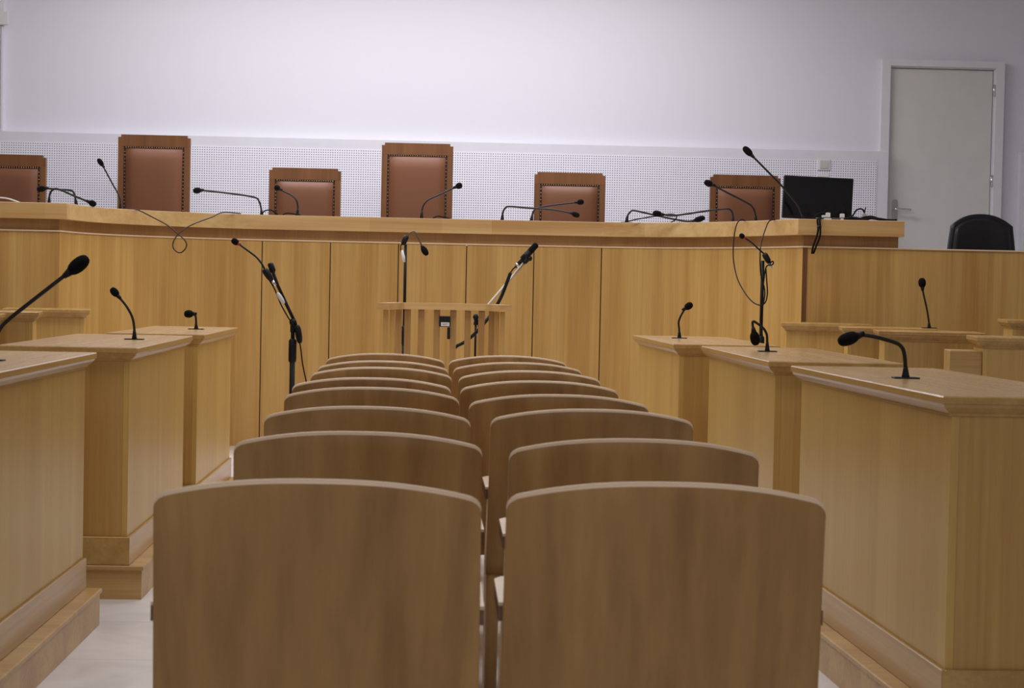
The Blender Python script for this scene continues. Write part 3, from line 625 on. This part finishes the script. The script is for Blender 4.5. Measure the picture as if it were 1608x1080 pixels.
# ------------------------------------------------------------------ chairs in two columns
def chair_parts(root):
    W = .452; H = .811; ZB = .43; nx, nz, th = 28, 12, .011
    US = [math.copysign(1-(1-abs(t))**1.8, t) for t in [k/nx*2-1 for k in range(nx+1)]]
    def surf(u, v, off, dz=0):
        a = abs(u); drop = .028*a**2.35+(.013*(1-math.sqrt(max(0, 1-((a-.92)/.08)**2))) if a > .92 else 0)
        zt = H-drop; z = ZB+(zt-ZB)*v
        hw = W/2*(1+.012*(1-v)); y = .036*u*u-.05*(z-ZB)/(H-ZB)+.05
        return Vector((u*hw, y+off, z+dz))
    m = MB(); rows = [(j/nz, 0, 0) for j in range(nz)]+[(1, 0, -.0065), (1, .0035, -.001), (1, .006, 0), (1, th, -.001)]
    F = [[m.b.verts.new(surf(u, v, off, dz)) for u in US] for v, off, dz in rows]
    K = [[m.b.verts.new(surf(u, j/nz, th)) for u in US] for j in range(nz)]+[F[-1]]
    for j in range(len(F)-1):
        for i in range(nx):
            f = m.face((F[j][i], F[j][i+1], F[j+1][i+1], F[j+1][i]), True)
            if j >= nz: f.material_index = 1  # paler rim paints the light caught by the rounded top edge
    for j in range(nz):
        for i in range(nx): m.face((K[j][i], K[j+1][i], K[j+1][i+1], K[j][i+1]), True)
        for i in (0, nx):
            f = m.face((F[j][i], F[j+1][i], K[j+1][i], K[j][i])) if j < nz-1 else m.face([F[q][i] for q in range(nz-1, len(F))]+[K[nz-1][i]])
            if f: f.material_index = 1
    for i in range(nx): m.face((F[0][i], K[0][i], K[0][i+1], F[0][i+1]))
    bk = m.build('backrest', CHAIRW, root)
    bk.data.materials.append(CHAIRE)
    # seat: plywood with rounded corners, dished
    m = MB(); S0, S1, sw = .10, .46, .222; nx2, ny2 = 14, 12
    def sp(i, j, dz):
        u = i/nx2*2-1; v = j/ny2
        c = 1-.10*max(0, (v-.8)/.2)**2-.07*max(0, (.15-v)/.15)**2
        return (u*sw*c, S0+(S1-S0)*v, .452-.010*math.cos(u*PI/2)*math.sin(v*PI)-.02*max(0, (v-.8)/.2)**2+dz)
    A = [[m.b.verts.new(sp(i, j, 0)) for i in range(nx2+1)] for j in range(ny2+1)]; Bq = [[m.b.verts.new(sp(i, j, -.014)) for i in range(nx2+1)] for j in range(ny2+1)]
    for j in range(ny2):
        for i in range(nx2): m.face((A[j][i], A[j][i+1], A[j+1][i+1], A[j+1][i]), True); m.face((Bq[j][i], Bq[j+1][i], Bq[j+1][i+1], Bq[j][i+1]), True)
    for i in range(nx2): m.face((A[0][i], Bq[0][i], Bq[0][i+1], A[0][i+1])); m.face((A[ny2][i], A[ny2][i+1], Bq[ny2][i+1], Bq[ny2][i]))
    for j in range(ny2): m.face((A[j][0], A[j+1][0], Bq[j+1][0], Bq[j][0])); m.face((A[j][nx2], Bq[j][nx2], Bq[j+1][nx2], A[j+1][nx2]))
    m.build('seat', CHAIRE, root)
    fm = MB(); fm.box(-.196, .196, .11, .128, .392, .434, .002); fm.box(-.196, .196, .40, .418, .392, .434, .002)
    fm.box(-.196, -.176, .1285, .3995, .392, .434, .002); fm.box(.176, .196, .1285, .3995, .392, .434, .002)
    fm.build('seat_frame', CHAIRW, root)
    for s in (-1, 1):
        m = MB(); a, b2 = sorted((s*.2335, s*.175))
        pl = [(a, .080), (b2, .080), (b2, .30), ((a+b2)/2+.018, .325), ((a+b2)/2-.018, .325), (a, .30)]
        m.prism(pl, .600, .622); m.build('armrest', ARMU, root)
        m = MB(); m.prism(pl, .622, .627); m.build('armrest_lit_top', CHAIRE, root)['label'] = 'armrest top, overhead light painted in as a pale tone'  # thin pale layer, overhead light painted over the darker armrest
        m = MB(); m.tube([(s*.214, .10, .003), (s*.212, .10, .43), (s*.208, .085, .60)], [.013, .015, .012], 12); m.build('leg', CHAIRW, root)
        m = MB(); m.tube([(s*.212, .285, .003), (s*.212, .285, .43), (s*.210, .28, .60)], [.012, .014, .012], 12); m.build('leg', CHAIRE, root)
ordn = ['nearest the camera', 'second from the camera', 'third from the camera', 'fourth from the camera', 'fourth from the far end', 'third from the far end', 'second from the far end', 'farthest from the camera']
cols = {'left': [(-.166, 2.597, 0), (-.147, 3.44, .01), (-.159, 4.145, -.01), (-.177, 4.905, 0), (-.195, 5.40, .015), (-.190, 6.082, 0), (-.200, 6.583, 0), (-.213, 7.26, -.02)],
        'right': [(.322, 2.634, 0), (.352, 3.385, 0), (.339, 4.187, .01), (.298, 4.731, 0), (.283, 5.395, .01), (.283, 6.029, .0), (.27, 6.66, .01), (.256, 7.271, .0)]}
proto = None
for side in ('left', 'right'):
    for i, (x, y, rz) in enumerate(cols[side]):
        lab = f'curved plywood-backed chair in the {side} column, {ordn[i]}'
        if proto is None:
            proto = empty('plywood_chair', (x, y, 0), rz, lab, 'chair', 'plywood chairs in two columns'); chair_parts(proto); c = proto
        else:
            c = copy_tree(proto); c['label'] = lab
        c.location = (x, y, 0); c.rotation_euler = (0, 0, rz)
